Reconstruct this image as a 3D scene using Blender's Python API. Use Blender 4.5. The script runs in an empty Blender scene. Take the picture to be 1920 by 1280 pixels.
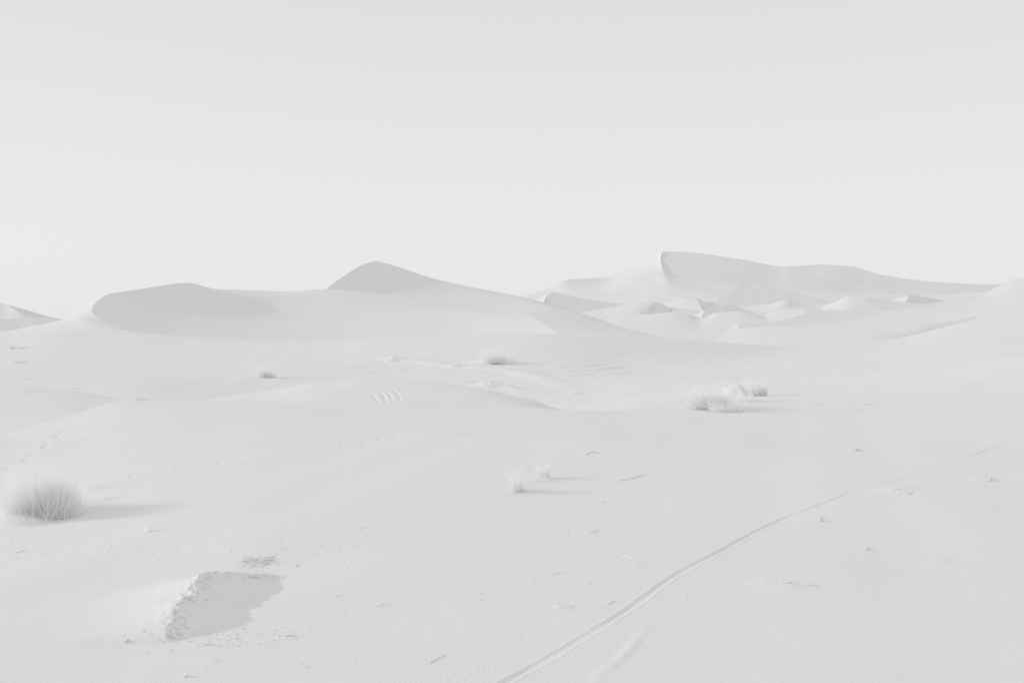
import bpy, math, random
import numpy as np

# ------------------------------------------------------------------ camera, sky, sun, exposure
scene = bpy.context.scene
C = scene.collection
F, UC, VH, CZ = 1867.0, 960.0, 590.0, 6.0          # focal length in photo pixels, centre column, horizon row, eye height

cam_data = bpy.data.cameras.new("camera")
cam = bpy.data.objects.new("camera", cam_data)
C.objects.link(cam)
cam.location = (0, 0, CZ)
cam.rotation_euler = (math.radians(90), 0, 0)
cam_data.sensor_width = 36.0
cam_data.lens = 36.0 * F / 1920.0
cam_data.shift_y = -(640.0 - VH) / 1920.0
cam_data.clip_start = 0.1
cam_data.clip_end = 8000
scene.camera = cam

SUN_EL = math.radians(17.0)
SUN_STRENGTH = 2.0
SKY_STRENGTH = 0.125
EXPOSURE = -0.552

world = bpy.data.worlds.new("World")
scene.world = world
world.use_nodes = True
wn = world.node_tree
wn.nodes.clear()
w_out = wn.nodes.new("ShaderNodeOutputWorld")
w_bg = wn.nodes.new("ShaderNodeBackground")
w_sky = wn.nodes.new("ShaderNodeTexSky")
w_sky.sky_type = 'NISHITA'
w_sky.sun_disc = False
w_sky.sun_elevation = SUN_EL
w_sky.sun_rotation = math.radians(-90)
w_sky.dust_density = 4.0
w_bw = wn.nodes.new("ShaderNodeRGBToBW")
w_pow = wn.nodes.new("ShaderNodeMath"); w_pow.operation = 'POWER'; w_pow.inputs[1].default_value = 0.03
w_geo = wn.nodes.new("ShaderNodeNewGeometry")
w_sep = wn.nodes.new("ShaderNodeSeparateXYZ")
w_abs = wn.nodes.new("ShaderNodeMath"); w_abs.operation = 'ABSOLUTE'
w_ramp = wn.nodes.new("ShaderNodeValToRGB")                # a pale, evenly hazed overcast dome, brightest at the horizon
w_mul = wn.nodes.new("ShaderNodeMath"); w_mul.operation = 'MULTIPLY'
w_bg.inputs[1].default_value = SKY_STRENGTH
wn.links.new(w_sky.outputs[0], w_bw.inputs[0])
wn.links.new(w_bw.outputs[0], w_pow.inputs[0])
wn.links.new(w_geo.outputs['Incoming'], w_sep.inputs[0])
wn.links.new(w_sep.outputs[2], w_abs.inputs[0])
wn.links.new(w_abs.outputs[0], w_ramp.inputs[0])
rs = w_ramp.color_ramp.elements
rs[0].position = 0.0; rs[0].color = (0.985, 0.985, 0.985, 1)
rs[1].position = 1.0; rs[1].color = (0.85, 0.85, 0.85, 1)
e = w_ramp.color_ramp.elements.new(0.10); e.color = (0.955, 0.955, 0.955, 1)
e = w_ramp.color_ramp.elements.new(0.31); e.color = (0.87, 0.87, 0.87, 1)
wn.links.new(w_pow.outputs[0], w_mul.inputs[0])
wn.links.new(w_ramp.outputs[0], w_mul.inputs[1])
w_gain = wn.nodes.new("ShaderNodeMath"); w_gain.operation = 'MULTIPLY'; w_gain.inputs[1].default_value = 9.75
wn.links.new(w_mul.outputs[0], w_gain.inputs[0])
wn.links.new(w_gain.outputs[0], w_bg.inputs[0])
wn.links.new(w_bg.outputs[0], w_out.inputs[0])

sun_data = bpy.data.lights.new("sun", 'SUN')
sun_data.energy = SUN_STRENGTH
sun_data.angle = math.radians(0.6)
sun_data.color = (1.0, 0.995, 0.99)
sun = bpy.data.objects.new("sun", sun_data)
C.objects.link(sun)
sun.rotation_euler = (0, math.radians(-(90 - 17.0)), 0)     # low, from the left, straight across the view
sun.location = (-60, 20, 40)

scene.view_settings.view_transform = 'Standard'
scene.view_settings.look = 'None'
scene.view_settings.exposure = EXPOSURE
scene.view_settings.gamma = 1
scene.render.film_transparent = False
try:
    scene.cycles.use_denoising = True
    scene.cycles.denoising_prefilter = 'ACCURATE'
    scene.cycles.max_bounces = 8
    scene.cycles.diffuse_bounces = 5
except Exception:
    pass

rng = np.random.default_rng(7)
R = random.Random(5)


# ------------------------------------------------------------------ small helpers
def tag(o, label=None, cat=None, group=None, kind=None):
    if label: o["label"] = label
    if cat: o["category"] = cat
    if group: o["group"] = group
    if kind: o["kind"] = kind
    return o


def mesh_obj(name, verts, faces, mat, parent=None, smooth=True):
    me = bpy.data.meshes.new(name)
    verts = np.asarray(verts, dtype=np.float32)
    me.vertices.add(len(verts))
    me.vertices.foreach_set("co", verts.ravel())
    fl = [np.asarray(f, dtype=np.int32) for f in faces if len(f)]
    starts, idx, n = [], [], 0
    for f in fl:
        k = f.shape[1]
        starts.append(n + np.arange(len(f), dtype=np.int32) * k)
        idx.append(f.ravel())
        n += f.size
    me.loops.add(n)
    me.loops.foreach_set("vertex_index", np.concatenate(idx))
    st = np.concatenate(starts)
    me.polygons.add(len(st))
    me.polygons.foreach_set("loop_start", st)
    me.polygons.foreach_set("use_smooth", np.full(len(st), smooth))
    me.materials.append(mat)
    me.update(calc_edges=True)
    me.validate()
    o = bpy.data.objects.new(name, me)
    C.objects.link(o)
    if parent is not None:
        o.parent = parent
    return o


def grid_faces(nr, nc, base=0):
    i = np.arange(nr * nc).reshape(nr, nc) + base
    return np.stack([i[:-1, :-1], i[:-1, 1:], i[1:, 1:], i[1:, :-1]], -1).reshape(-1, 4)


def pchip_slopes(x, y):
    """x, y: (n, m) knots down the first axis."""
    h = np.diff(x, axis=0)
    dl = np.diff(y, axis=0) / h
    m = np.zeros_like(y)
    if len(x) == 2:
        m[:] = dl
        return m
    w1 = 2 * h[1:] + h[:-1]
    w2 = h[1:] + 2 * h[:-1]
    same = dl[:-1] * dl[1:] > 0
    with np.errstate(divide='ignore', invalid='ignore'):
        hm = (w1 + w2) / (w1 / np.where(same, dl[:-1], 1) + w2 / np.where(same, dl[1:], 1))
    m[1:-1] = np.where(same, hm, 0)
    m[0], m[-1] = dl[0], dl[-1]
    return m


def hermite(x, y, m, q):
    """evaluate at scalar-per-row q against per-column knots; x,y,m (K,N), q scalar or (N,)"""
    K, N = x.shape
    q = np.broadcast_to(q, (N,))
    k = np.clip((x <= q).sum(0) - 1, 0, K - 2)
    c = np.arange(N)
    x0, x1 = x[k, c], x[k + 1, c]
    h = x1 - x0
    t = np.clip((q - x0) / h, -0.5, 1.5)
    t2, t3 = t * t, t * t * t
    return ((2 * t3 - 3 * t2 + 1) * y[k, c] + (t3 - 2 * t2 + t) * h * m[k, c]
            + (-2 * t3 + 3 * t2) * y[k + 1, c] + (t3 - t2) * h * m[k + 1, c])


def pchip1(xk, yk, xs):
    """1-D knots xk (n,), yk (n,m) evaluated at xs -> (len(xs), m)"""
    xk = np.asarray(xk, float); yk = np.asarray(yk, float)
    if yk.ndim == 1: yk = yk[:, None]
    X = np.repeat(xk[:, None], yk.shape[1], 1)
    m = pchip_slopes(X, yk)
    k = np.clip(np.searchsorted(xk, xs, side='right') - 1, 0, len(xk) - 2)
    h = (xk[k + 1] - xk[k])[:, None]
    t = ((xs - xk[k]) / h[:, 0])[:, None]
    t2, t3 = t * t, t * t * t
    return ((2 * t3 - 3 * t2 + 1) * yk[k] + (t3 - 2 * t2 + t) * h * m[k]
            + (-2 * t3 + 3 * t2) * yk[k + 1] + (t3 - t2) * h * m[k + 1])


def ray(u, v, d):
    """the point seen at photo pixel (u, v), d metres ahead of the eye"""
    return np.stack([d * (u - UC) / F, d + 0 * u, CZ - d * (v - VH) / F], -1)


def sines(x, y, scale, seed, n=7):
    r = np.random.default_rng(seed)
    out = 0
    for i in range(n):
        a = r.uniform(0, 2 * math.pi); k = 2 * math.pi / (scale * r.uniform(0.6, 1.6)); p = r.uniform(0, 6.3)
        out = out + np.sin((x * math.cos(a) + y * math.sin(a)) * k + p)
    return out / math.sqrt(n)


# ------------------------------------------------------------------ materials
def new_mat(name):
    m = bpy.data.materials.new(name); m.use_nodes = True
    nt = m.node_tree
    b = nt.nodes["Principled BSDF"]
    b.inputs["Roughness"].default_value = 1.0
    b.inputs["Specular IOR Level"].default_value = 0.05
    return m, nt, b


def sand_material(name, ripples=True, albedo=0.798):
    m, nt, b = new_mat(name)
    N, L = nt.nodes.new, nt.links.new
    geo = N("ShaderNodeNewGeometry")
    n1 = N("ShaderNodeTexNoise"); n1.inputs["Scale"].default_value = 0.35; n1.inputs["Detail"].default_value = 6
    n2 = N("ShaderNodeTexNoise"); n2.inputs["Scale"].default_value = 9.0; n2.inputs["Detail"].default_value = 4
    L(geo.outputs["Position"], n1.inputs["Vector"]); L(geo.outputs["Position"], n2.inputs["Vector"])
    add = N("ShaderNodeMath"); add.operation = 'ADD'
    L(n1.outputs[0], add.inputs[0]); L(n2.outputs[0], add.inputs[1])
    mr = N("ShaderNodeMapRange")
    mr.inputs[1].default_value = 0.6; mr.inputs[2].default_value = 1.4
    mr.inputs[3].default_value = albedo - 0.008; mr.inputs[4].default_value = albedo + 0.008
    L(add.outputs[0], mr.inputs[0])
    comb = N("ShaderNodeCombineColor")
    for i in range(3): L(mr.outputs[0], comb.inputs[i])
    L(comb.outputs[0], b.inputs["Base Color"])
    # wind ripples: long crests running away from the eye, a few centimetres apart, in patches
    nd = N("ShaderNodeTexNoise"); nd.inputs["Scale"].default_value = 0.55; nd.inputs["Detail"].default_value = 3
    L(geo.outputs["Position"], nd.inputs["Vector"])
    off = N("ShaderNodeVectorMath"); off.operation = 'SCALE'; off.inputs[3].default_value = 0.9
    L(nd.outputs["Color"], off.inputs[0])
    va = N("ShaderNodeVectorMath"); va.operation = 'ADD'
    L(geo.outputs["Position"], va.inputs[0]); L(off.outputs[0], va.inputs[1])
    mp = N("ShaderNodeMapping"); mp.inputs["Rotation"].default_value = (0, 0, math.radians(14))
    L(va.outputs[0], mp.inputs[0])
    wv = N("ShaderNodeTexWave"); wv.bands_direction = 'X'; wv.wave_profile = 'SIN'
    wv.inputs["Scale"].default_value = 2 * math.pi / (20 * 0.085)
    wv.inputs["Distortion"].default_value = 1.6; wv.inputs["Detail"].default_value = 2; wv.inputs["Detail Scale"].default_value = 0.6
    L(mp.outputs[0], wv.inputs["Vector"])
    nm = N("ShaderNodeTexNoise"); nm.inputs["Scale"].default_value = 0.22; nm.inputs["Detail"].default_value = 4
    L(geo.outputs["Position"], nm.inputs["Vector"])
    mm = N("ShaderNodeMapRange"); mm.inputs[1].default_value = 0.42; mm.inputs[2].default_value = 0.62
    sx = N("ShaderNodeSeparateXYZ"); L(geo.outputs["Position"], sx.inputs[0])
    sl_ = N("ShaderNodeMath"); sl_.operation = 'MULTIPLY_ADD'; sl_.inputs[1].default_value = -0.014
    L(sx.outputs[0], sl_.inputs[0]); L(nm.outputs[0], sl_.inputs[2])
    L(sl_.outputs[0], mm.inputs[0])
    mul = N("ShaderNodeMath"); mul.operation = 'MULTIPLY'
    L(wv.outputs[1], mul.inputs[0]); L(mm.outputs[0], mul.inputs[1])
    b1 = N("ShaderNodeBump"); b1.inputs["Strength"].default_value = 1.0; b1.inputs["Distance"].default_value = 0.0017
    L(mul.outputs[0], b1.inputs["Height"])
    ng = N("ShaderNodeTexNoise"); ng.inputs["Scale"].default_value = 2.2; ng.inputs["Detail"].default_value = 8; ng.inputs["Roughness"].default_value = 0.55
    L(geo.outputs["Position"], ng.inputs["Vector"])
    b2 = N("ShaderNodeBump"); b2.inputs["Strength"].default_value = 1.0; b2.inputs["Distance"].default_value = 0.018
    L(ng.outputs[0], b2.inputs["Height"])
    if ripples:
        L(b1.outputs[0], b2.inputs["Normal"])
    L(b2.outputs[0], b.inputs["Normal"])
    return m


def plain_material(name, lo, hi, scale=20.0, translucent=0.0):
    m, nt, b = new_mat(name)
    N, L = nt.nodes.new, nt.links.new
    geo = N("ShaderNodeNewGeometry")
    n1 = N("ShaderNodeTexNoise"); n1.inputs["Scale"].default_value = scale; n1.inputs["Detail"].default_value = 4
    L(geo.outputs["Position"], n1.inputs["Vector"])
    mr = N("ShaderNodeMapRange"); mr.inputs[1].default_value = 0.3; mr.inputs[2].default_value = 0.7
    mr.inputs[3].default_value = lo; mr.inputs[4].default_value = hi
    L(n1.outputs[0], mr.inputs[0])
    comb = N("ShaderNodeCombineColor")
    for i in range(3): L(mr.outputs[0], comb.inputs[i])
    L(comb.outputs[0], b.inputs["Base Color"])
    if translucent:
        tr = N("ShaderNodeBsdfTranslucent"); L(comb.outputs[0], tr.inputs[0])
        mx = N("ShaderNodeMixShader"); mx.inputs[0].default_value = translucent
        L(b.outputs[0], mx.inputs[1]); L(tr.outputs[0], mx.inputs[2])
        L(mx.outputs[0], nt.nodes["Material Output"].inputs[0])
    return m


M_SAND = sand_material("sand")
M_DUNE = sand_material("dune_sand", ripples=False)
M_GRASS = plain_material("dry_grass", 0.93, 0.97, 6.0, 0.38)
M_STEM = plain_material("dry_stem", 0.84, 0.91, 12.0, 0.3)
M_PALE = plain_material("bleached_twig", 0.84, 0.92, 15.0)
M_TWIG = plain_material("weathered_twig", 0.70, 0.80, 15.0)
M_ROOT = plain_material("root_crust", 0.66, 0.80, 9.0)
M_WHITE = plain_material("white_scrap", 0.93, 0.96, 15.0)
M_CLOD = plain_material("sand_clod", 0.70, 0.80, 10.0)

# ------------------------------------------------------------------ the ground: one height field out to the first big ridge
# knots per column, (distance, photo row); each knot is the same feature in every column
COLS = [-700, 0, 120, 240, 360, 480, 600, 700, 850, 1000, 1080, 1200, 1350, 1500, 1650, 1800, 1920, 2700]


def Zv(v, d): return CZ - d * (v - VH) / F


KN = []
KN.append([(5.0, 'z', z) for z in [0.0] * 18])
KN.append([(16.2, 'z', z) for z in [.1, .02, .02, 0, 0, 0, 0, 0, 0, 0, 0, 0, 0, 0, 0, 0, 0, .2]])
KN.append([(27.3, 'z', z) for z in [-1.2, -.50, -.4, -.3, -.2, -.1, -.05, 0, 0.03, .05, .05, .05, .05, .05, .05, .05, .05, .5]])
KN.append([(41.0, 'z', z) for z in [-2.2, -.85, -.62, -.35, -.15, -.02, .05, .1, .12, .12, .12, .1, .1, .1, .12, .16, .2, 1.2]])
KN.append([(45, 'v', 860), (54, 'v', 818), (60, 'v', 785), (66, 'v', 753), (66, 'v', 752), (66, 'v', 753.5), (66, 'v', 756), (66, 'v', 758),
           (66, 'v', 760.5), (64, 'v', 766), (63, 'v', 769), (62, 'v', 775), (62, 'v', 778), (61, 'v', 780), (61, 'v', 777), (61, 'v', 770), (61, 'v', 764), (61, 'v', 710)])
KN.append([(56, 'z', -3.0), (62, 'z', -1.35), (67, 'z', -1.2), (75, 'z', -1.3), (73, 'z', -.6), (73, 'z', -.7), (73, 'z', -.5), (73, 'z', -.45),
           (72, 'z', -.55), (69.5, 'z', -.8), (68, 'z', -.8), (71, 'z', -.62), (72, 'z', -.52), (72, 'z', -.45), (72, 'z', -.3), (72, 'z', 0), (72, 'z', .25), (72, 'z', 3.0)])
KN.append([(95, 'v', 715), (95, 'v', 724), (93, 'v', 732), (91, 'v', 747.5), (84, 'v', 752), (85, 'v', 736), (85, 'v', 716.5), (85, 'v', 710),
           (82, 'v', 722), (77, 'v', 755), (80, 'z', -1.8), (85, 'z', -1.6), (85, 'z', -1.2), (85, 'z', -.9), (85, 'z', -.5), (85, 'z', 0.1), (85, 'z', .7), (85, 'z', 5)])
KN.append([(112, 'z', -4), (112, 'z', -4), (110, 'z', -4), (108, 'z', -3.7), (105, 'z', -3.8), (105, 'z', -4), (105, 'z', -4), (105, 'z', -4),
           (105, 'z', -4), (105, 'z', -3.9), (105, 'z', -3.6), (105, 'z', -2.8), (105, 'z', -2.1), (105, 'z', -1.5), (105, 'z', -.7), (105, 'z', .4), (105, 'z', 1.5), (105, 'z', 8)])
KN.append([(145, 'z', z) for z in [-5, -3.9, -3.8, -3.8, -4.2, -4.7, -4.9, -4.8, -4.4, -4.1, -4.0, -3.6, -3.1, -2.5, -1.7, -.7, .2, 5]])
KN.append([(dd, 'z', z) for dd, z in zip([190] * 14 + [200, 225, 245, 330], [-5, -4.2, -4.0, -4.0, -4.1, -4.2, -4.2, -4.1, -3.6, -3.2, -3.3, -4.0, -4.0, -3.0, -1.9, .1, 1.8, 16])])
KN.append([(300, 'v', 648), (300, 'v', 632), (300, 'v', 623), (300, 'v', 623.5), (288, 'v', 632), (272, 'v', 637.5), (262, 'v', 638.5), (254, 'v', 634),
           (246, 'v', 628.5), (240, 'v', 625), (242, 'v', 626), (250, 'v', 632), (268, 'v', 642), (300, 'v', 648), (330, 'v', 638), (420, 'v', 604), (500, 'v', 582), (700, 'v', 480)])
KN.append([(k[0] + 25, 'z', Zv(k[2], k[0]) - 9) for k in KN[10]])

inner = np.arange(-20, 1945, 1.35)
UU = np.concatenate([np.arange(-700, -20, 6.0), inner, np.arange(1946, 2701, 6.0)])
vflat = np.concatenate([np.arange(2300, 1310, -8.0), np.arange(1310, 756, -1.0)])
DD = CZ * F / (vflat - VH)
DD = np.concatenate([DD, np.exp(np.arange(math.log(DD[-1]) + 0.0035, math.log(750), 0.0035))])
cu = np.array(COLS, float)
kd, kz = [], []
for row in KN:
    dk = np.array([k[0] for k in row], float)
    zk = np.array([k[2] if k[1] == 'z' else Zv(k[2], k[0]) for k in row], float)
    kd.append(pchip1(cu, dk, UU)[:, 0]); kz.append(pchip1(cu, zk, UU)[:, 0])
kd, kz = np.array(kd), np.array(kz)
km = pchip_slopes(kd, kz)
GZ = np.array([hermite(kd, kz, km, d) for d in DD])                 # rows: distance, columns: UU
GD = np.repeat(DD[:, None], len(UU), 1)
GX = GD * (UU[None, :] - UC) / F
fade = np.clip((GD - 8) / 20, 0, 1)
GZ += (0.018 * sines(GX, GD, 5.0, 1) + 0.05 * sines(GX, GD, 17.0, 2) * fade
       + 0.16 * sines(GX, GD, 60.0, 3) * np.clip((GD - 90) / 60, 0, 1) * np.clip((235 - GD) / 40, 0, 1))


def seen_v(): return VH + F * (CZ - GZ) / GD


GV = seen_v()
GVmin = np.minimum.accumulate(GV, axis=0)


def hit(u, v, after=0.0):
    """ground point (x, y, z) seen at photo pixel (u, v)"""
    j = int(np.clip(np.searchsorted(UU, u), 0, len(UU) - 1))
    col = GV[:, j]
    ok = np.nonzero((col <= v) & (DD > after))[0]
    i = ok[0] if len(ok) else len(DD) - 1
    if i > 0 and col[i - 1] > v:
        t = (col[i - 1] - v) / (col[i - 1] - col[i])
        d = DD[i - 1] + t * (DD[i] - DD[i - 1]); z = GZ[i - 1, j] + t * (GZ[i, j] - GZ[i - 1, j])
    else:
        d, z = DD[i], GZ[i, j]
    return np.array([d * (u - UC) / F, d, z])


def near(x, y, r):
    """index window of the height field around a point"""
    i0, i1 = np.searchsorted(DD, [y - r, y + r])
    i0, i1 = max(i0 - 1, 0), min(i1 + 1, len(DD))
    us = UC + F * (x - r) / max(y - r if x - r > 0 else y - r, 1), UC + F * (x + r) / max(y - r if x + r > 0 else y + r, 1)
    lo, hi = min(us[0], UC + F * (x - r) / (y + r)), max(us[1], UC + F * (x + r) / (y + r))
    j0, j1 = np.searchsorted(UU, [lo, hi])
    return slice(i0, i1), slice(max(j0 - 1, 0), min(j1 + 1, len(UU)))


def mound(u, v, rx, ry, h, lee=1.0, power=1.0, rough=0.0):
    """a low drift; lee < 1 makes the right-hand side shorter and steeper"""
    x, y, z = hit(u, v)
    s = near(x, y, 3.0 * max(rx, ry))
    dx, dy = GX[s] - x, GD[s] - y
    ax = np.where(dx > 0, rx * lee, rx)
    q = (dx / ax) ** 2 + (dy / ry) ** 2
    dz = h * np.exp(-q ** power)
    if rough: dz = dz * (1 + rough * sines(dx, dy, 0.35 * rx, int(u)))
    GZ[s] += dz


def seg_dist(px, py, pts, window):
    """distance and signed side to a polyline, with the parameter along it"""
    best = np.full(px.shape, 1e9); side = np.zeros(px.shape); par = np.zeros(px.shape)
    n = len(pts) - 1
    for k in range(n):
        ax, ay = pts[k]; bx, by = pts[k + 1]
        ex, ey = bx - ax, by - ay
        L2 = ex * ex + ey * ey
        t = np.clip(((px - ax) * ex + (py - ay) * ey) / L2, 0, 1)
        dx, dy = px - ax - t * ex, py - ay - t * ey
        d = np.hypot(dx, dy)
        w = d < best
        best[w] = d[w]
        side[w] = np.sign(ex * dy - ey * dx)[w]
        par[w] = ((k + t) / n)[w]
    return best, side, par


def smooth_line(pts, n):
    pts = np.asarray(pts, float)
    return pchip1(np.linspace(0, 1, len(pts)), pts, np.linspace(0, 1, n))


def groove(px, width, depth, berm=0.35, n=40, fade_ends=0.06, seed=0, mid=0.0, far=1.0):
    w = np.array([hit(u, v)[:2] for u, v in smooth_line(px, n)])
    lo, hi = w.min(0) - 4 * width, w.max(0) + 4 * width
    i0, i1 = np.searchsorted(DD, [lo[1], hi[1]])
    sl = slice(max(i0 - 1, 0), min(i1 + 1, len(DD)))
    X, Y = GX[sl], GD[sl]
    msk = (X > lo[0]) & (X < hi[0])
    d, s, t = seg_dist(X[msk], Y[msk], w, None)
    q = d / width
    wob = 1 + 0.3 * np.sin(t * 61 + seed) * np.sin(t * 23 + 2 * seed) + 0.25 * np.sin(t * 11 + seed)
    q = q * (1 + 0.12 * np.sin(t * 147 + seed) * np.sin(t * 53))
    prof = -np.exp(-(q / 0.66) ** 2.6) + berm * np.exp(-((q - 1.15) / 0.33) ** 2) + mid * np.exp(-(q / 0.2) ** 2)
    env = (1 + (far - 1) * np.clip((t - .35) / .4, 0, 1)) * np.clip(t / fade_ends, 0, 1) * np.clip((1 - t) / fade_ends, 0, 1)
    A = GZ[sl]; tmp = A[msk] + depth * prof * env * wob; A[msk] = tmp


# --- drifts, ridges and marks in the sand
mound(22, 975, 0.55, 0.8, 0.30, 0.8)                               # drift at the foot of the big tussock
mound(70, 968, 0.9, 0.8, 0.15, 1.0)
mound(34, 984, 0.75, 0.5, 0.34, 0.9)
mound(96, 950, 1.0, 1.6, 0.14, 1.0)
mound(1350, 765, 2.0, 2.0, 0.45, 0.8)
mound(1383, 752, 1.9, 1.5, 1.35, 0.5, rough=0.05)
mound(1415, 742, 1.0, 1.6, 0.35, 0.7)
mound(990, 918, 0.7, 0.5, 0.05)
mound(262, 750, 0.9, 1.2, 0.28, 0.6, rough=0.2)
mound(1470, 1097, 0.55, 0.35, 0.05, 0.7)
mound(1690, 917, 0.9, 0.5, 0.07, 0.6)
mound(1755, 1052, 0.6, 0.4, 0.03, 0.6)
mound(1535, 972, 0.5, 0.25, 0.05, 0.4)
mound(1620, 1028, 0.4, 0.2, 0.04, 0.4)
mound(1850, 898, 0.6, 0.3, 0.07, 0.4)
mound(1603, 843, 0.6, 0.4, 0.07, 0.4)
mound(914, 680, 3.0, 4.0, 0.9, 0.6)
mound(915, 722, 2.0, 3.5, 0.55, 0.7, rough=0.15)
mound(490, 704, 2.2, 2.0, 0.45, 0.5)
mound(856, 688, 1.8, 2.0, 0.5, 0.6)
mound(735, 675, 1.6, 2.0, 0.35, 0.6)
mound(35, 680, 2.2, 2.2, 0.5, 0.35)
mound(50, 711, 1.2, 1.4, 0.2, 0.4)
mound(1590, 766, 0.9, 1.0, 0.16, 0.6)
mound(1080, 738, 0.9, 1.0, 0.2, 0.6)
mound(400, 1240, 0.25, 0.12, 0.02, 0.4)
for (u, v, rx, ry, h) in [(40, 1034, .5, .12, .025), (210, 1025, .3, .12, .02), (560, 1045, .3, .12, .025), (660, 1020, .35, .12, .025), (720, 1135, .3, .08, .02),
                          (635, 1118, .25, .08, .02), (540, 1193, .3, .1, .025), (1040, 1000, .3, .12, .03), (1110, 998, .25, .12, .03), (1190, 1060, .35, .16, .025),
                          (1145, 1128, .2, .1, .02), (1060, 1140, .25, .1, .02), (1110, 849, .45, .3, .05), (1190, 895, .5, .25, .04), (575, 1172, .3, .1, .02)]:
    mound(u, v, rx, ry, h, 0.5)

groove([(600, 687), (680, 680), (735, 674), (800, 680), (860, 687), (960, 697), (1040, 716), (1092, 738)], 3.2, -0.36, 0.0, 60, 0.3, 5)
groove([(470, 712), (560, 704), (660, 699), (760, 697), (850, 700)], 2.6, -0.22, 0.0, 50, 0.35, 8)
groove([(860, 722), (900, 716), (950, 726), (1000, 742)], 1.8, -0.2, 0.0, 40, 0.3, 6)
groove([(900, 1312), (945, 1280), (1020, 1238), (1100, 1190), (1180, 1140), (1260, 1082), (1350, 1033), (1440, 985), (1500, 960), (1550, 942), (1600, 921), (1650, 910),
        (1700, 895), (1760, 876), (1820, 855), (1880, 832), (1945, 806)], 0.098, 0.026, 0.35, 90, 0.01, 3, 0.35, 0.78)       # wheel rut
groove([(1100, 1300), (1130, 1262), (1165, 1232), (1195, 1198), (1215, 1165)], 0.16, -0.016, 0.0, 30, 0.35, 1)        # faint drift ridge
groove([(1395, 1098), (1440, 1093), (1490, 1092), (1535, 1100)], 0.10, -0.03, 0.0, 20, 0.25, 4)
# animal trail across the middle and steps on the left shoulder
TRAIL = [(205, 898), (247, 891), (293, 886), (331, 880), (376, 876), (415, 869), (461, 866), (497, 859), (538, 855), (571, 848), (611, 843), (642, 836), (680, 830),
         (710, 823), (745, 819), (777, 812), (815, 807), (850, 800), (892, 797), (930, 792)]
for i, (u, v) in enumerate(TRAIL):
    a = 1.0 if i < 15 else 0.6
    a *= R.uniform(.5, 1.0); mound(u + R.uniform(-4, 4), v + R.uniform(-1, 1), .12, .26, -.040 * a); mound(u + 6, v - 1.5, .09, .2, .018 * a); mound(u - 5, v + 1, .09, .2, .012 * a)
for (u, v) in [(17, 877), (46, 862), (60, 851), (85, 837.5), (90, 829.5), (108, 818), (117, 811), (131, 801)]:
    mound(u, v, .15, .30, -.085 * R.uniform(.6, 1.2)); mound(u + 6, v - 2, .12, .25, .02)
for (u, v) in [(1597, 723), (1606, 717), (1614, 713), (1625, 706), (1637, 699), (1655, 675), (1653, 669), (1659, 664)]:
    mound(u, v, .28, .8, -.12)
# churned loops on the hump and old wheel lines over the plain
for k, (line, w, dp) in enumerate([([(655, 727), (682, 733), (700, 743), (708, 753), (709, 757)], .20, .035), ([(668, 721), (702, 729), (718, 741), (723, 752), (724, 757)], .22, .05),
                                   ([(690, 722), (716, 731), (731, 741), (736, 751), (737, 757)], .17, .04), ([(712, 721), (734, 729), (745, 738), (750, 748), (751, 757)], .20, .045),
                                   ([(640, 716), (690, 717), (725, 725), (742, 734)], .13, .025), ([(660, 719), (700, 722), (735, 733), (757, 750)], .12, .022)]):
    groove(line, w, dp, 0.5, 30, 0.5, 1.7 * k)
for k, line in enumerate([[(520, 693), (580, 688), (660, 684), (740, 683), (800, 684)], [(540, 695), (620, 690), (700, 687), (780, 686)], [(940, 700), (1010, 695), (1080, 688), (1160, 680), (1240, 668)],
                          [(960, 703), (1040, 699), (1120, 693), (1200, 684), (1300, 672)], [(1000, 706), (1080, 704), (1160, 700), (1260, 690)], [(1500, 664), (1580, 655), (1660, 642), (1740, 626)],
                          [(1520, 670), (1600, 660), (1680, 647), (1760, 630)]]):
    groove(line, 0.42, 0.13, 0.6, 40, 0.2, k)

# eroded root-bound hummock: windward ramp on the left, broken steep face on the right
HC = np.array([(-6.40, 18.3, 0.0), (-6.46, 18.8, .26), (-6.50, 19.4, .44), (-6.54, 19.85, .47), (-6.44, 20.2, .38), (-6.62, 20.75, .50), (-6.62, 21.3, .54),
               (-6.28, 21.75, .45), (-6.0, 22.15, .30), (-5.7, 22.55, .16), (-5.3, 23.0, 0)])
sl = (slice(*np.searchsorted(DD, [15, 26])), slice(None))
X, Y = GX[sl], GD[sl]
msk = (X > -11.5) & (X < -3.5)
d_, s_, t_ = seg_dist(X[msk], Y[msk], smooth_line(HC[:, :2], 60), None)
hh = np.interp(t_, np.linspace(0, 1, 60), smooth_line(HC[:, 2], 60)[:, 0])
edge = 0.05 * sines(X[msk], Y[msk], 0.5, 21) + 0.025 * sines(X[msk], Y[msk], 0.16, 22)
sd = np.where(s_ < 0, d_, -d_) + edge * np.exp(-(d_ / 0.35) ** 2)                                  # positive on the lee (right) side
wind = hh * np.clip(1 + sd / 2.6, 0, 1) ** 1.9
lw = 0.12 + hh / 0.66
leeh = hh * np.clip(1 - sd / lw, 0, 1) ** 1.1
crumb = (0.016 * sines(X[msk], Y[msk], 0.2, 23) + 0.010 * sines(X[msk], Y[msk], 0.09, 24)) * np.exp(-((sd - 0.05) / 0.16) ** 2) * np.clip(hh / .3, 0, 1)
A = GZ[sl]; A[msk] = A[msk] + np.where(sd < 0, wind, leeh) + crumb

GV = seen_v()
ground = mesh_obj("ground", np.stack([GX, GD, GZ], -1).reshape(-1, 3), [grid_faces(len(DD), len(UU))], M_SAND)
tag(ground, "smooth pale sand plain rolling from the foreground to the first ridge", "sand", kind="structure")

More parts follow.
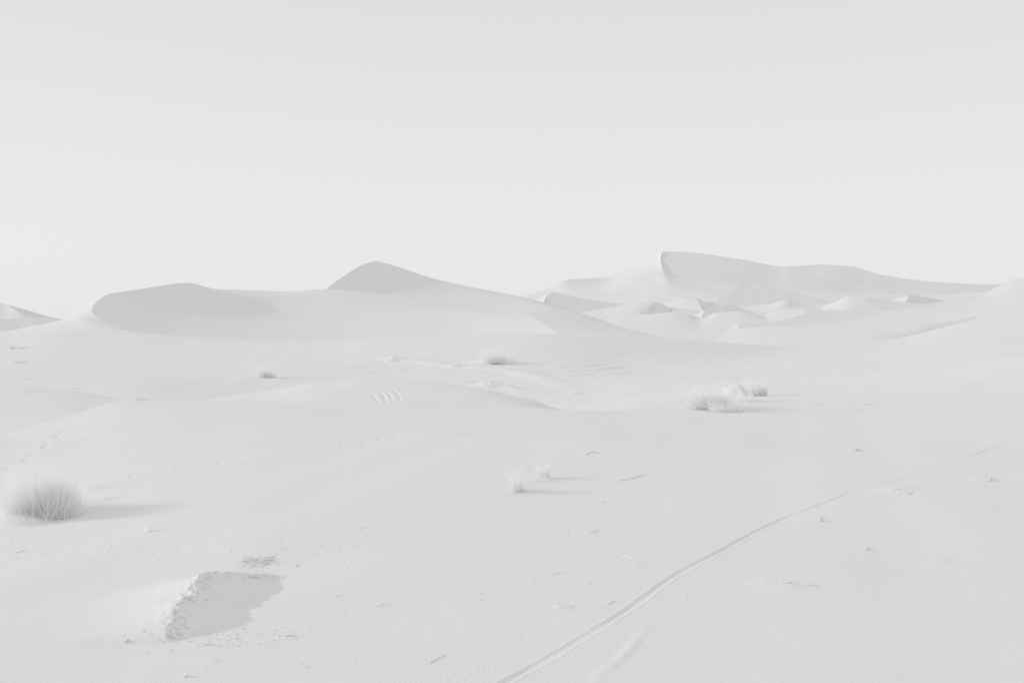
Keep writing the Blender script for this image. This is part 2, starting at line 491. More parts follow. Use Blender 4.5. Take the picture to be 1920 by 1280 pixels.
# the desert floor under everything, out past the last dunes
fl = np.array([(-5000, -300, -14), (5000, -300, -14), (5000, 6000, -14), (-5000, 6000, -14)], float)
tag(mesh_obj("desert_floor", fl, [np.array([[0, 1, 2, 3]])], M_DUNE), "pale desert floor far below the dunes", "sand", kind="structure")


# ------------------------------------------------------------------ dunes: surfaces lofted through traced profiles, each at its own distance
def plane(u0, v0, d0, zx, zy):
    """distance to a sloping face through (u0, v0, d0): zx rise to the right, zy rise away"""
    p0 = ray(np.float64(u0), np.float64(v0), np.float64(d0))
    k = CZ - p0[2] + zx * p0[0] + zy * p0[1]
    return lambda u, v: k / ((v - VH) / F + zx * (u - UC) / F + zy)


def patch(rows, d=None, step=1.6, skirt=6.0, back=True, rough=0.0, seed=0):
    """rows from near/low to far/high; each a list of (u, v[, d]); d may be a list per row or a plane function"""
    net = []
    for i, r in enumerate(rows):
        rr = []
        for p in r:
            if len(p) == 3: rr.append(p)
            elif callable(d): rr.append((p[0], p[1], float(d(p[0], p[1]))))
            else: rr.append((p[0], p[1], d[i]))
        net.append(rr)
    net = np.array(net, float)                                        # K, M, 3
    K, Mn, _ = net.shape
    net[..., 2] = 1.0 / net[..., 2]
    wide = np.abs(np.diff(net[..., 0], axis=1)).max(0)
    xs = np.concatenate([np.linspace(j, j + 1, max(3, int(min(w, 400) / step)), endpoint=False) for j, w in enumerate(wide)] + [[Mn - 1]])
    tall = np.abs(np.diff(net[..., 1], axis=0)).max(1)
    ys = np.concatenate([np.linspace(j, j + 1, max(6, int(w / 0.8)), endpoint=False) for j, w in enumerate(tall)] + [[K - 1]])
    A = pchip1(np.arange(Mn), net.transpose(1, 0, 2).reshape(Mn, -1), xs).reshape(len(xs), K, 3).transpose(1, 0, 2)
    B = pchip1(np.arange(K), A.reshape(K, -1), ys).reshape(len(ys), len(xs), 3)
    P = ray(B[..., 0], B[..., 1], 1.0 / B[..., 2])
    if rough:
        w = np.sin(np.linspace(0, math.pi, len(ys)))[:, None]
        P[..., 2] += rough * sines(P[..., 0], P[..., 1], 70.0, seed) * w
    V = [P.reshape(-1, 3)]; Fc = [grid_faces(len(ys), len(xs))]; n = P.shape[0] * P.shape[1]
    if back:                                                           # the far side of the crest, falling away
        last = P[-1]
        dist = last[:, 1:2] * 0.0
        b = [last.copy()]
        for k, (dy, dz) in enumerate([(0.012, 0.004), (0.05, 0.022), (0.12, 0.06)]):
            q = last.copy(); q[:, 0] *= 1 + dy; q[:, 1] *= 1 + dy; q[:, 2] -= last[:, 1] * dz
            b.append(q)
        b = np.array(b); V.append(b.reshape(-1, 3)); Fc.append(grid_faces(4, len(xs), n)); n += b.shape[0] * b.shape[1]
    if skirt:
        low = P[0].copy(); lo2 = low.copy(); lo2[:, 2] -= skirt
        V.append(np.concatenate([lo2, low])); Fc.append(grid_faces(2, len(xs), n))
    return np.concatenate(V), np.concatenate(Fc)


def dune(label, *patches):
    V, Fc, n = [], [], 0
    for v, f in patches:
        V.append(v); Fc.append(f + n); n += len(v)
    o = mesh_obj("sand_dune", np.concatenate(V), [np.concatenate(Fc)], M_DUNE)
    tag(o, label, "dune", kind="structure")
    return o


# the near crescent dune: lit flank on the left, shaded bowl on the right
left_flank = patch([
    [(-700, 652), (0, 634), (80, 628), (140, 625.5), (200, 625.5), (262, 626)],
    [(-700, 643), (0, 626.5), (70, 618), (130, 609), (165, 603), (200, 607)],
    [(-700, 641), (0, 623.5), (60, 614), (115, 602), (148, 590), (172, 582)],
    [(-700, 640), (0, 622), (60, 611), (117, 599), (160, 574), (197, 554)]], d=[299, 312, 330, 350])
bowl = patch([
    [(262, 626), (330, 645), (430, 660), (560, 672), (700, 676), (850, 672), (960, 660), (1050, 640)],
    [(200, 607), (270, 624), (380, 644), (540, 657), (700, 666), (850, 661), (960, 647), (1045, 628)],
    [(172, 582), (240, 599.5), (350, 624), (520, 643), (700, 650), (850, 646), (960, 634), (1040, 620)],
    [(197, 554), (255, 570), (350, 595.5), (500, 621), (680, 633), (850, 630), (960, 618), (1025, 610)],
    [(270, 541), (330, 560), (410, 585.5), (530, 607), (690, 613), (840, 611), (945, 602), (1005, 597)],
    [(350, 530), (430, 557), (510, 581), (600, 590), (700, 594), (820, 593), (920, 590), (985, 588)],
    [(400, 541), (470, 553), (540, 564), (610, 570), (700, 576), (800, 580), (890, 582), (965, 583)],
    [(450, 543), (540, 546), (600, 542), (640, 543), (700, 549), (790, 560), (880, 574), (960, 582)]], d=[299, 312, 330, 350, 375, 400, 425, 450])
dune("crescent dune on the left with a shaded hollow and a lit flank", left_flank, bowl)

peak = patch([
    [(560, 590), (650, 600), (750, 605), (850, 608), (960, 606), (1060, 604), (1110, 612), (1190, 634)],
    [(590, 560), (660, 572), (750, 580), (850, 585), (960, 586), (1060, 590), (1090, 597), (1180, 624)],
    [(620, 535), (666, 549.5), (735, 564), (828, 572), (930, 575), (1020, 577), (1075, 587), (1172, 618)],
    [(650, 514), (700, 530.5), (760, 546.5), (835, 557), (918, 562), (1000, 567), (1065, 581), (1165, 614)],
    [(680, 496), (725, 511.5), (782, 529.5), (845, 542), (910, 550), (975, 557.5), (1050, 577), (1160, 611)],
    [(705, 489), (745, 499.5), (795, 517), (850, 531), (905, 542), (975, 556), (1040, 573), (1150, 606)]], d=[440, 452, 468, 488, 508, 525])
flank = patch([
    [(1050, 640), (1110, 640), (1170, 641), (1240, 644), (1310, 650)],
    [(1045, 628), (1100, 630), (1160, 634), (1230, 639), (1300, 646)],
    [(1040, 620), (1095, 623), (1155, 628), (1215, 634), (1280, 642)],
    [(1025, 610), (1080, 615), (1140, 622), (1200, 629), (1258, 636)],
    [(1005, 597), (1065, 604), (1125, 613), (1180, 621.5), (1235, 631)],
    [(985, 588), (1045, 594), (1105, 604), (1165, 615), (1218, 627)],
    [(965, 583), (1025, 587), (1085, 596.5), (1145, 608.5), (1203, 622)],
    [(956, 582), (1010, 581), (1070, 588.5), (1130, 602), (1190, 618)],
    [(950, 583), (1000, 577), (1060, 582), (1120, 597), (1177, 613)]], d=[299, 312, 330, 350, 375, 400, 425, 445, 470])
dune("pointed dark dune peak behind the crescent with a long right shoulder", peak, flank)

far_left = [
    patch([[(-700, 620), (-200, 612), (0, 615), (30, 614), (60, 612)], [(-700, 560, 620), (-200, 555, 625), (0, 567.5, 620), (25, 578, 600), (48, 594, 575)]], d=[545, 600], step=3),
    patch([[(48, 594), (70, 600), (95, 606), (120, 612), (140, 616)], [(25, 578), (55, 586), (85, 595), (115, 604), (138, 611)], [(0, 567.5), (40, 578), (80, 590), (117, 600), (137, 606)]],
          d=plane(0, 567.5, 622, -.48, .35)),
    patch([[(-300, 640), (0, 645), (60, 648), (120, 652), (170, 660)], [(-300, 612), (0, 614), (55, 614), (110, 622), (160, 640)], [(-300, 590), (0, 598), (50, 594), (92, 596.5), (140, 612)]], d=plane(50, 594, 530, -.17, .2))]
dune("distant dune cut by the left edge with a thin dark slip face", *far_left)

# the great dune on the right skyline
range_lit = patch([
    [(880, 680), (960, 672), (1020, 667), (1090, 662), (1160, 658), (1215, 655), (1235, 655), (1255, 655), (1280, 655), (1345, 655), (1430, 658), (1550, 665), (1740, 650), (1840, 636), (1930, 620), (2700, 520)],
    [(920, 640), (990, 632), (1040, 627), (1105, 623), (1170, 620), (1220, 617), (1237, 616.5), (1256, 616), (1278, 616), (1340, 614), (1425, 612), (1545, 611), (1730, 604), (1830, 594), (1930, 581), (2700, 480)],
    [(940, 612), (1005, 604), (1050, 599), (1115, 595), (1175, 592), (1222, 589), (1238, 588.5), (1256, 588), (1277, 587.5), (1337, 586), (1420, 585), (1540, 584), (1720, 578), (1830, 572), (1930, 560), (2700, 460)],
    [(955, 592), (1015, 584), (1060, 577), (1120, 573), (1180, 566), (1224, 561), (1239, 560), (1256, 559), (1276, 558), (1335, 557), (1420, 558), (1540, 564), (1720, 567), (1830, 562), (1930, 549), (2700, 440)],
    [(964, 578), (1020, 570), (1066, 563), (1126, 559), (1186, 553), (1230, 547), (1242, 546), (1257, 545), (1276, 545), (1330, 547), (1420, 552), (1540, 557), (1720, 561), (1830, 555), (1930, 542), (2700, 430)],
    [(970, 566, 810), (1026, 554, 832), (1067, 542, 850), (1129, 537, 870), (1190, 517, 894), (1227, 508, 897), (1233, 507, 896), (1241, 510, 885), (1260, 521, 852), (1321, 532, 828), (1420, 540, 806),
     (1540, 548, 788), (1720, 554, 780), (1830, 550, 775), (1930, 537.5, 775), (2700, 427, 765)],
    [(975, 556, 850), (1030, 540, 880), (1068, 523.5, 910), (1130, 520, 940), (1190, 496, 968), (1241, 471.5, 958), (1239, 487, 928), (1244, 505, 895), (1262, 516, 880), (1322, 528, 850), (1420, 536, 820),
     (1540, 545, 800), (1720, 552, 790), (1830, 548, 790), (1930, 536, 790), (2700, 425, 780)]], d=[330, 420, 520, 620, 730, 850, 900], back=False)
range_slip = patch([
    [(1275, 545), (1315, 552), (1400, 560), (1470, 565), (1540, 568), (1600, 570), (1650, 574), (1750, 577), (1850, 578), (1940, 570), (2700, 520)],
    [(1244, 505), (1300, 519), (1400, 535), (1470, 545), (1540, 549), (1600, 552), (1650, 556), (1750, 562), (1850, 560), (1940, 552), (2700, 500)],
    [(1238.5, 487), (1300, 496), (1400, 511), (1470, 523), (1540, 522), (1600, 525), (1650, 534), (1750, 545), (1850, 548), (1940, 540), (2700, 480)],
    [(1239, 478), (1300, 483), (1400, 498), (1470, 509), (1540, 507), (1600, 511), (1650, 523), (1750, 536), (1850, 540), (1940, 535), (2700, 470)],
    [(1244, 470.5), (1300, 473.5), (1400, 488), (1470, 499.5), (1540, 496), (1600, 500), (1650, 514.5), (1750, 528), (1850, 533), (1940, 528), (2700, 460)]],
    d=plane(1244, 470.5, 965, -.10, .33), rough=0.9, seed=4)
range_end = patch([[(1790, 578, 560), (1850, 574, 580), (1875, 570, 590), (1900, 565, 600), (1930, 558, 610), (2700, 460, 620)],
                   [(1800, 566, 620), (1848, 558, 645), (1872, 550, 660), (1898, 540, 680), (1928, 533, 690), (2700, 400, 700)],
                   [(1808, 560, 640), (1845, 551, 690), (1867, 539, 735), (1892, 526.5, 780), (1926, 517, 800), (2700, 380, 820)]])
dune("great dune on the right skyline with a broad grey slip face", range_lit, range_slip, range_end)

m1 = [patch([[(1018, 575), (1030, 585), (1050, 592), (1090, 598), (1140, 600), (1200, 598), (1260, 592)],
             [(1024, 556), (1035, 565), (1058, 573), (1090, 579), (1140, 583), (1200, 583), (1260, 580)],
             [(1035, 548), (1052, 549.5), (1075, 556), (1105, 561.5), (1145, 567), (1200, 571), (1260, 571)]], d=plane(1035, 548, 600, -.2, .28)),
      patch([[(940, 592), (985, 588), (1018, 576)], [(985, 574), (1005, 566), (1024, 557)], [(1000, 566), (1018, 556), (1035, 548)]], d=[560, 585, 602])]
dune("low dark crescent at the foot of the great dune's left end", *m1)
m2 = [patch([[(1328, 579), (1375, 577), (1400, 577), (1430, 577), (1470, 578), (1510, 578), (1565, 579)],
             [(1335, 571), (1372, 558), (1400, 554), (1430, 557), (1470, 560), (1510, 564), (1565, 572)],
             [(1345, 562), (1370, 547), (1396, 533), (1420, 533), (1460, 541), (1500, 550), (1560, 567)]], d=plane(1396, 533, 610, -.13, .3))]
dune("rounded mid-distance dune below the great slip face", *m2)
m3 = [patch([[(1105, 606, 462), (1160, 604, 464), (1200, 602, 468), (1214, 599, 475), (1224, 592, 484.5)], [(1130, 588, 485), (1170, 582, 487), (1203, 577, 490), (1216, 577, 492), (1225, 582, 495.5)],
             [(1135, 584, 492), (1170, 574, 502), (1205, 567, 510), (1225, 566, 514), (1238, 569, 515)]]),
      patch([[(1224, 592), (1238, 595), (1250, 595), (1262, 594), (1276, 592)], [(1225, 582), (1238, 585), (1250, 585), (1263, 585), (1277, 585)], [(1238, 569), (1245, 571), (1254, 575), (1266, 578), (1280, 582)]], d=plane(1238, 569, 515, -.35, .3)),
      patch([[(1262, 595), (1285, 597), (1310, 599), (1350, 603)], [(1258, 577), (1278, 578), (1302, 580), (1345, 587)]], d=[470, 522])]
dune("small sickle dune with a small grey slip face among the valley dunes", *m3)
m4 = [patch([[(1225, 592), (1270, 589), (1300, 586), (1318, 583)], [(1238, 571), (1265, 563), (1290, 558), (1306, 558)]], d=[512, 560]),
      patch([[(1318, 584), (1330, 586), (1350, 586), (1390, 586)], [(1306, 558), (1322, 565), (1345, 567.5), (1385, 569)]], d=plane(1306, 558, 560, -.3, .3)),
      patch([[(1380, 590), (1420, 588), (1460, 586), (1500, 586), (1560, 588)], [(1400, 576), (1440, 571), (1474, 562), (1492, 568), (1550, 576)]], d=[508, 545])]
dune("pale pointed dune between the sickle dune and the rounded dune", *m4)
m5 = [patch([[(1318, 604), (1335, 604), (1357, 603), (1380, 601), (1405, 598), (1425, 596)], [(1316, 592), (1330, 589), (1352, 586), (1376, 588), (1400, 590), (1420, 590)],
             [(1321, 581), (1335, 573.5), (1357, 569), (1375, 573), (1394, 579), (1416, 586)]], d=plane(1357, 569, 500, -.24, .3)),
      patch([[(1280, 604), (1300, 603), (1316, 598)], [(1294, 592), (1308, 588), (1321, 581)]], d=[462, 492]),
      patch([[(1090, 634), (1150, 630), (1200, 628), (1230, 627), (1262, 626), (1290, 626), (1312, 626), (1345, 625), (1390, 622), (1450, 618)],
             [(1110, 612), (1165, 605), (1205, 602), (1232, 600), (1262, 599), (1290, 601), (1312, 604), (1345, 600), (1388, 598), (1445, 602)],
             [(1130, 598), (1185, 591.5), (1222, 588.5), (1245, 586), (1262, 584.5), (1288, 588.5), (1312, 594), (1345, 586), (1385, 583.5), (1440, 593)]], d=[395, 440, 474])]
dune("low rippled dune with a dark tail in the middle of the valley", *m5)
m6 = [patch([[(1362, 621), (1368, 620), (1374, 619), (1380, 618)], [(1375, 611), (1381, 609.5), (1387, 608), (1392, 606)], [(1378, 608), (1398, 607), (1420, 606), (1440, 603.5)], [(1381, 605), (1417, 602), (1455, 599), (1490, 594)],
             [(1385, 603), (1427, 596), (1472, 589), (1511, 585)], [(1390, 601), (1425, 591), (1470, 581), (1505, 578)]], d=[400, 415, 428, 445, 466, 488]),
      patch([[(1380, 618), (1450, 624), (1600, 634), (1740, 634), (1860, 627)], [(1392, 606), (1470, 612), (1600, 621), (1730, 620), (1850, 614)], [(1440, 603.5), (1510, 608), (1610, 613), (1730, 612), (1845, 608)],
             [(1490, 594), (1545, 599), (1630, 604), (1740, 606), (1840, 604)], [(1511, 585), (1560, 589.5), (1640, 595), (1740, 600), (1835, 601)], [(1505, 578), (1550, 580.5), (1620, 585), (1720, 592), (1830, 598.5)]],
            d=[400, 415, 428, 445, 466, 488])]
dune("bright tongue-shaped dune lit on its left side with a long grey lee slope", *m6)
m7 = [patch([[(1515, 597), (1560, 595), (1600, 595), (1650, 597), (1700, 600), (1780, 604)], [(1533, 579), (1565, 566), (1592, 556), (1612, 555.5), (1655, 562), (1745, 570)]], d=[495, 540])]
dune("smooth pale dune right of the bright tongue", *m7)
m9 = [patch([[(1700, 563), (1725, 567), (1755, 571), (1795, 571)], [(1704, 554), (1716, 553), (1745, 559), (1792, 566)]], d=plane(1704, 554, 600, -.45, .35)),
      patch([[(1660, 572), (1682, 570), (1700, 564)], [(1670, 565), (1688, 557), (1704, 553.5)]], d=[575, 599])]
dune("narrow dark wedge dune under the right skyline", *m9)
r6 = [patch([[(1240, 668, 318), (1350, 664, 314), (1420, 664, 310), (1500, 664, 308), (1640, 656, 316), (1720, 642, 335), (1800, 628, 358), (1860, 614, 395), (1930, 600, 470), (2700, 500, 730)],
             [(1285, 641, 376), (1350, 634, 370), (1420, 628, 362), (1500, 627, 352), (1640, 627, 338), (1720, 621, 346), (1795, 610, 376), (1855, 598, 416), (1925, 584, 495), (2700, 470, 750)],
             [(1292, 638, 398), (1352, 622, 402), (1420, 613.5, 398), (1500, 611.5, 390), (1640, 612.5, 370), (1720, 609, 366), (1790, 600, 396), (1850, 588, 442), (1920, 572, 520), (2700, 450, 775)]])]
dune("pale bright shoulder climbing to the right edge", *r6)

# ------------------------------------------------------------------ plants and bits on the sand
def blades(n, height, radius, spread, lean, width, seed, droop=0.25, base=0.35, minlen=0.45, segs=4, upright=0.0):
    """a tuft of thin tapering blades rooted at the origin: (verts, quads)"""
    r = np.random.default_rng(seed)
    th = r.uniform(0, 2 * math.pi, n)
    rad = radius * base * np.sqrt(r.uniform(0, 1, n))
    root = np.stack([rad * np.cos(th), rad * np.sin(th), np.full(n, -0.03)], -1)
    tilt = spread * np.sqrt(r.uniform(upright, 1, n))
    ph = th + r.normal(0, 0.5, n)
    dirv = np.stack([np.sin(tilt) * np.cos(ph) + lean[0], np.sin(tilt) * np.sin(ph) + lean[1], np.cos(tilt)], -1)
    dirv += r.normal(0, 0.07, (n, 3))
    dirv /= np.linalg.norm(dirv, axis=1)[:, None]
    ln = height * r.uniform(minlen, 1.0, n) ** 0.8 / np.maximum(0.55, dirv[:, 2]) * 0.93
    ln = np.minimum(ln, 1.25 * height) * (1 - 0.3 * (rad / (radius * base)) ** 2)
    side = np.cross(dirv, r.normal(0, 1, (n, 3))); side /= np.linalg.norm(side, axis=1)[:, None]
    bend = np.stack([np.cos(ph), np.sin(ph), np.full(n, -0.9)], -1) * droop * r.uniform(0.2, 1, n)[:, None]
    wob = r.normal(0, 0.05, (n, 3))
    P = []
    for k in range(segs + 1):
        t = k / segs
        c = root + ln[:, None] * (dirv * t + bend * t * t * 0.5 + wob * math.sin(t * 5))
        w = width * (1 - 0.85 * t) * 0.5
        P.append(np.stack([c - side * w, c + side * w], 1))
    V = np.stack(P, 1).reshape(n, -1, 3)                              # n, 2*(segs+1), 3
    V[..., 2] = np.maximum(V[..., 2], -0.04)
    f = np.array([[2 * k, 2 * k + 1, 2 * k + 3, 2 * k + 2] for k in range(segs)])
    Fc = (f[None] + (np.arange(n) * 2 * (segs + 1))[:, None, None]).reshape(-1, 4)
    return V.reshape(-1, 3), Fc


def tube(pts, r0, r1=None, sides=5):
    pts = np.asarray(pts, float); r1 = r0 if r1 is None else r1
    n = len(pts)
    tg = np.gradient(pts, axis=0); tg /= np.linalg.norm(tg, axis=1)[:, None] + 1e-9
    up = np.where(np.abs(tg[:, 2:3]) > 0.9, [[1, 0, 0]], [[0, 0, 1]])
    a = np.cross(tg, up); a /= np.linalg.norm(a, axis=1)[:, None]
    b = np.cross(tg, a)
    ang = np.linspace(0, 2 * math.pi, sides, endpoint=False)
    rr = np.linspace(r0, r1, n)[:, None, None]
    V = pts[:, None] + rr * (a[:, None] * np.cos(ang)[None, :, None] + b[:, None] * np.sin(ang)[None, :, None])
    f = []
    for i in range(n - 1):
        for k in range(sides):
            f.append((i * sides + k, i * sides + (k + 1) % sides, (i + 1) * sides + (k + 1) % sides, (i + 1) * sides + k))
    V = np.concatenate([V.reshape(-1, 3), pts[:1], pts[-1:]])
    c0, c1 = n * sides, n * sides + 1
    caps = [(c0, (k + 1) % sides, k, k) for k in range(sides)]
    tri = np.array([(c0, (k + 1) % sides, k) for k in range(sides)] + [(c1, (n - 1) * sides + k, (n - 1) * sides + (k + 1) % sides) for k in range(sides)])
    return V, np.array(f), tri


class Build:
    def __init__(self): self.V, self.Q, self.T, self.n = [], [], [], 0
    def add(self, V, Q=None, T=None):
        self.V.append(np.asarray(V, float))
        if Q is not None and len(Q): self.Q.append(np.asarray(Q) + self.n)
        if T is not None and len(T): self.T.append(np.asarray(T) + self.n)
        self.n += len(V); return self
    def tube(self, *a, **k): return self.add(*tube(*a, **k))
    def make(self, name, mat, parent=None, smooth=True):
        fs = []
        if self.Q: fs.append(np.concatenate(self.Q))
        if self.T: fs.append(np.concatenate(self.T))
        return mesh_obj(name, np.concatenate(self.V), fs, mat, parent, smooth)


def gz(x, y):
    """height of the sand at a point"""
    i = int(np.clip(np.searchsorted(DD, y), 1, len(DD) - 1))
    j = int(np.clip(np.searchsorted(UU, UC + F * x / y), 1, len(UU) - 1))
    t = (y - DD[i - 1]) / (DD[i] - DD[i - 1])
    return float((1 - t) * GZ[i - 1, j] + t * GZ[i, j])


def shrub(name, u, v, label, cat, layers, stems, group=None):
    """a plant of several blade layers and woody stems; sizes in metres"""
    p = hit(u, v)
    root = bpy.data.objects.new(name, None); C.objects.link(root)
    root.location = p; root.empty_display_size = 0.3
    tag(root, label, cat, group)
    b = Build()
    for L in layers:
        L = dict(L); off = L.pop("at", (0, 0))
        V, Q = blades(**L)
        dz = gz(p[0] + off[0], p[1] + off[1]) - p[2]
        b.add(V + np.array([off[0], off[1], dz]), Q)
    b.make("foliage", M_GRASS, root)
    b = Build()
    for L in stems:
        L = dict(L); off = L.pop("at", (0, 0))
        V, Q = blades(**L)
        dz = gz(p[0] + off[0], p[1] + off[1]) - p[2]
        b.add(V + np.array([off[0], off[1], dz]), Q)
    b.make("stems", M_STEM, root)
    return root


shrub("grass_tussock", 76, 966, "big feathery dry grass tussock leaning left at the left edge, casting a long shadow", "grass tussock",
      [dict(n=1900, height=2.45, radius=.72, spread=.42, lean=(-.16, 0), width=.011, seed=1, base=.7, droop=.1, minlen=.25),
       dict(n=1500, height=1.25, radius=.85, spread=.7, lean=(-.35, 0), width=.010, seed=2, base=.75, droop=.1, minlen=.2, at=(-.28, -.1)),
       dict(n=1700, height=1.5, radius=.7, spread=.45, lean=(.0, 0), width=.012, seed=3, base=.9, droop=.1, minlen=.2, at=(.28, -.05)),
       dict(n=1300, height=.75, radius=.7, spread=.6, lean=(.1, 0), width=.011, seed=30, base=.9, droop=.15, minlen=.2, at=(.62, .15)),
       dict(n=800, height=1.0, radius=.6, spread=.5, lean=(-.05, 0), width=.012, seed=50, base=.9, minlen=.2, at=(.2, 1.1)),
       dict(n=350, height=.5, radius=.7, spread=.6, lean=(.0, 0), width=.012, seed=51, base=.9, minlen=.2, at=(.6, 2.7)),
       dict(n=900, height=.5, radius=1.15, spread=.5, lean=(-.1, 0), width=.011, seed=52, base=1.0, minlen=.15, at=(-.05, -.15)),
       dict(n=1500, height=1.5, radius=.6, spread=.35, lean=(-.1, 0), width=.013, seed=53, base=1.0, minlen=.3, at=(.1, .5))],
      [dict(n=160, height=1.3, radius=.75, spread=.6, lean=(-.1, 0), width=.024, seed=4, base=.8, droop=.05)])
shrub("sparse_shrub", 182, 912, "sparse thin twiggy shrub just right of the big tussock, above its shadow", "shrub",
      [dict(n=170, height=.55, radius=.6, spread=.8, lean=(-.15, 0), width=.009, seed=5, base=1.0)],
      [dict(n=16, height=.45, radius=.3, spread=.7, lean=(0, 0), width=.014, seed=6, base=.6)])
shrub("sparse_shrub", 971, 921, "wispy upright dry shrub in the middle foreground, left one of a close pair", "shrub",
      [dict(n=230, height=1.35, radius=.35, spread=.32, lean=(-.16, 0), width=.010, seed=7, base=.5, droop=.1),
       dict(n=240, height=.5, radius=.3, spread=.5, lean=(.1, 0), width=.011, seed=8, base=.7)],
      [dict(n=26, height=.85, radius=.2, spread=.3, lean=(-.1, 0), width=.018, seed=9, base=.6)])
shrub("sparse_shrub", 1020, 896, "wispy dry shrub with tangled low twigs, right one of the close middle pair", "shrub",
      [dict(n=190, height=1.0, radius=.3, spread=.4, lean=(-.12, 0), width=.010, seed=10, base=.5, droop=.1),
       dict(n=230, height=.38, radius=.45, spread=.9, lean=(-.2, -.2), width=.011, seed=11, base=.9, at=(-.2, -.35)),
       dict(n=220, height=.5, radius=.2, spread=.4, lean=(0, 0), width=.012, seed=12, base=.7)],
      [dict(n=26, height=.6, radius=.2, spread=.4, lean=(-.05, 0), width=.018, seed=13, base=.6)])
shrub("grass_tussock", 1332, 762, "bright spiky tussock with rays fanning left, left half of the mounded clump", "grass tussock",
      [dict(n=900, height=2.2, radius=1.5, spread=1.0, lean=(-.25, 0), width=.030, seed=14, base=.6, droop=.1, minlen=.25),
       dict(n=420, height=1.1, radius=1.6, spread=1.2, lean=(-.4, -.1), width=.028, seed=15, base=.5, droop=.1, at=(-.5, -.3))],
      [dict(n=80, height=1.5, radius=1.2, spread=.9, lean=(-.1, 0), width=.04, seed=16, base=.5)])
shrub("grass_tussock", 1360, 770, "dense low pale tussock spilling over the front of the mounded clump", "grass tussock",
      [dict(n=800, height=1.25, radius=1.4, spread=.8, lean=(-.1, -.15), width=.028, seed=17, base=.75, droop=.15, minlen=.25)],
      [dict(n=60, height=.9, radius=1.2, spread=.7, lean=(0, 0), width=.036, seed=18, base=.7)])
shrub("grass_tussock", 1394, 752, "low tussock at the middle of the mounded clump below its pointed sand peak", "grass tussock",
      [dict(n=500, height=.8, radius=1.1, spread=.6, lean=(-.1, 0), width=.028, seed=19, base=.8, minlen=.25)],
      [dict(n=30, height=.5, radius=.4, spread=.6, lean=(0, 0), width=.036, seed=20, base=.7)])
shrub("grass_tussock", 1424, 741, "rounded tussock at the right end of the mounded clump", "grass tussock",
      [dict(n=1000, height=2.1, radius=.9, spread=.5, lean=(-.3, 0), width=.026, seed=21, base=.7, droop=.2, minlen=.3)],
      [dict(n=40, height=1.0, radius=.7, spread=.5, lean=(-.1, 0), width=.036, seed=22, base=.7)])
shrub("round_bush", 926, 680, "grey bushy shrub on a pale drift in the middle distance", "bush",
      [dict(n=900, height=3.0, radius=2.4, spread=.7, lean=(-.02, 0), width=.06, seed=23, base=.9, droop=.15, minlen=.2),
       dict(n=220, height=4.4, radius=1.5, spread=.4, lean=(-.2, 0), width=.05, seed=24, base=.8),
       dict(n=500, height=1.7, radius=2.0, spread=.7, lean=(.1, 0), width=.06, seed=29, base=1.0, at=(2.4, 0))],
      [dict(n=110, height=2.6, radius=2.0, spread=.7, lean=(0, 0), width=.09, seed=25, base=.8)])
shrub("leaning_bush", 499, 708, "small grey bush leaning left on its own drift, above the low hump", "bush",
      [dict(n=600, height=2.6, radius=1.3, spread=.4, lean=(-.45, 0), width=.05, seed=26, base=.7, minlen=.2),
       dict(n=420, height=1.4, radius=1.1, spread=.5, lean=(.1, 0), width=.055, seed=27, base=.8, at=(.5, 0))],
      [dict(n=50, height=2.0, radius=1.0, spread=.4, lean=(-.35, 0), width=.08, seed=28, base=.6)])


def tuft(u, v, h, r, n, w, label, seed, lean=(0, 0), spread=.6, group=None, name="small_tuft", p=None):
    p = hit(u, v) if p is None else p
    b = Build().add(*blades(n, h * 1.35, r, spread, lean, w, seed, base=.75, segs=3, minlen=.12))
    o = b.make(name, M_STEM)
    o.location = p
    return tag(o, label, "tuft", group)


tuft(1527, 757, .55, .45, 130, .016, "small grey tuft with a leaning stem right of the mounded clump, nearest to it", 31, (-.25, 0))
tuft(1544, 759, .25, .55, 120, .018, "flat grey tuft hugging the sand beside the small tuft with a leaning stem", 32, (0, 0), .9)
tuft(1624, 759, .62, .22, 110, .016, "narrow upright grey tuft casting a thin shadow on the right slope", 33, (-.05, 0), .3)
tuft(1592, 766, .22, .7, 160, .018, "flattened grey tuft on a low drift below and left of the narrow upright tuft", 34, (0, 0), 1.0)
tuft(1497, 713, .35, .8, 140, .022, "tiny grey tuft above the mounded clump, uppermost of two on the lit slope", 35, (0, 0), .9)
tuft(1471, 725, .28, .9, 140, .022, "thin low tuft right behind the mounded clump, lower of two on the lit slope", 36, (0, 0), 1.0)
tuft(1831, 668, .45, 1.1, 150, .03, "lone low grey tuft high on the bare right-hand slope", 37, (-.3, 0), 1.0)
tuft(1082, 738, .3, .7, 90, .02, "pale little tuft at the end of the hump's shaded tail", 38, (-.1, 0), .8)
tuft(735, 674, .45, 1.6, 160, .05, "flat grey tuft topping a long low drift, left of the middle-distance bush", 39, (0, 0), 1.0)
tuft(853, 686, .5, 1.2, 170, .05, "short tuft on a streaked drift just below and left of the middle-distance bush", 40, (0, 0), .9)
tuft(23, 654, 2.0, .8, 110, .06, "upright tuft on the far left flank, taller of two close together", 41, (-.1, 0), .35)
tuft(42, 653, 1.0, 1.6, 140, .06, "low bushy tuft on the far left flank, right of the upright one", 42, (0, 0), .9)
tuft(36, 679, .7, 1.4, 150, .05, "flat tuft on a small drift below the two far left flank tufts", 43, (0, 0), 1.0)
tuft(137, 729, .5, 1.1, 120, .03, "faint tuft on the sand just behind the left foreground crest", 44, (.2, 0), .9)
tuft(262, 749, .32, 1.0, 260, .018, "scrubby grey fringe on the knob where the left crest meets the plain", 45, (0, 0), 1.0)
tuft(388, 747, .3, .7, 110, .02, "small grey tuft behind the foreground crest at the foot of the hump", 46, (0, 0), 1.0)
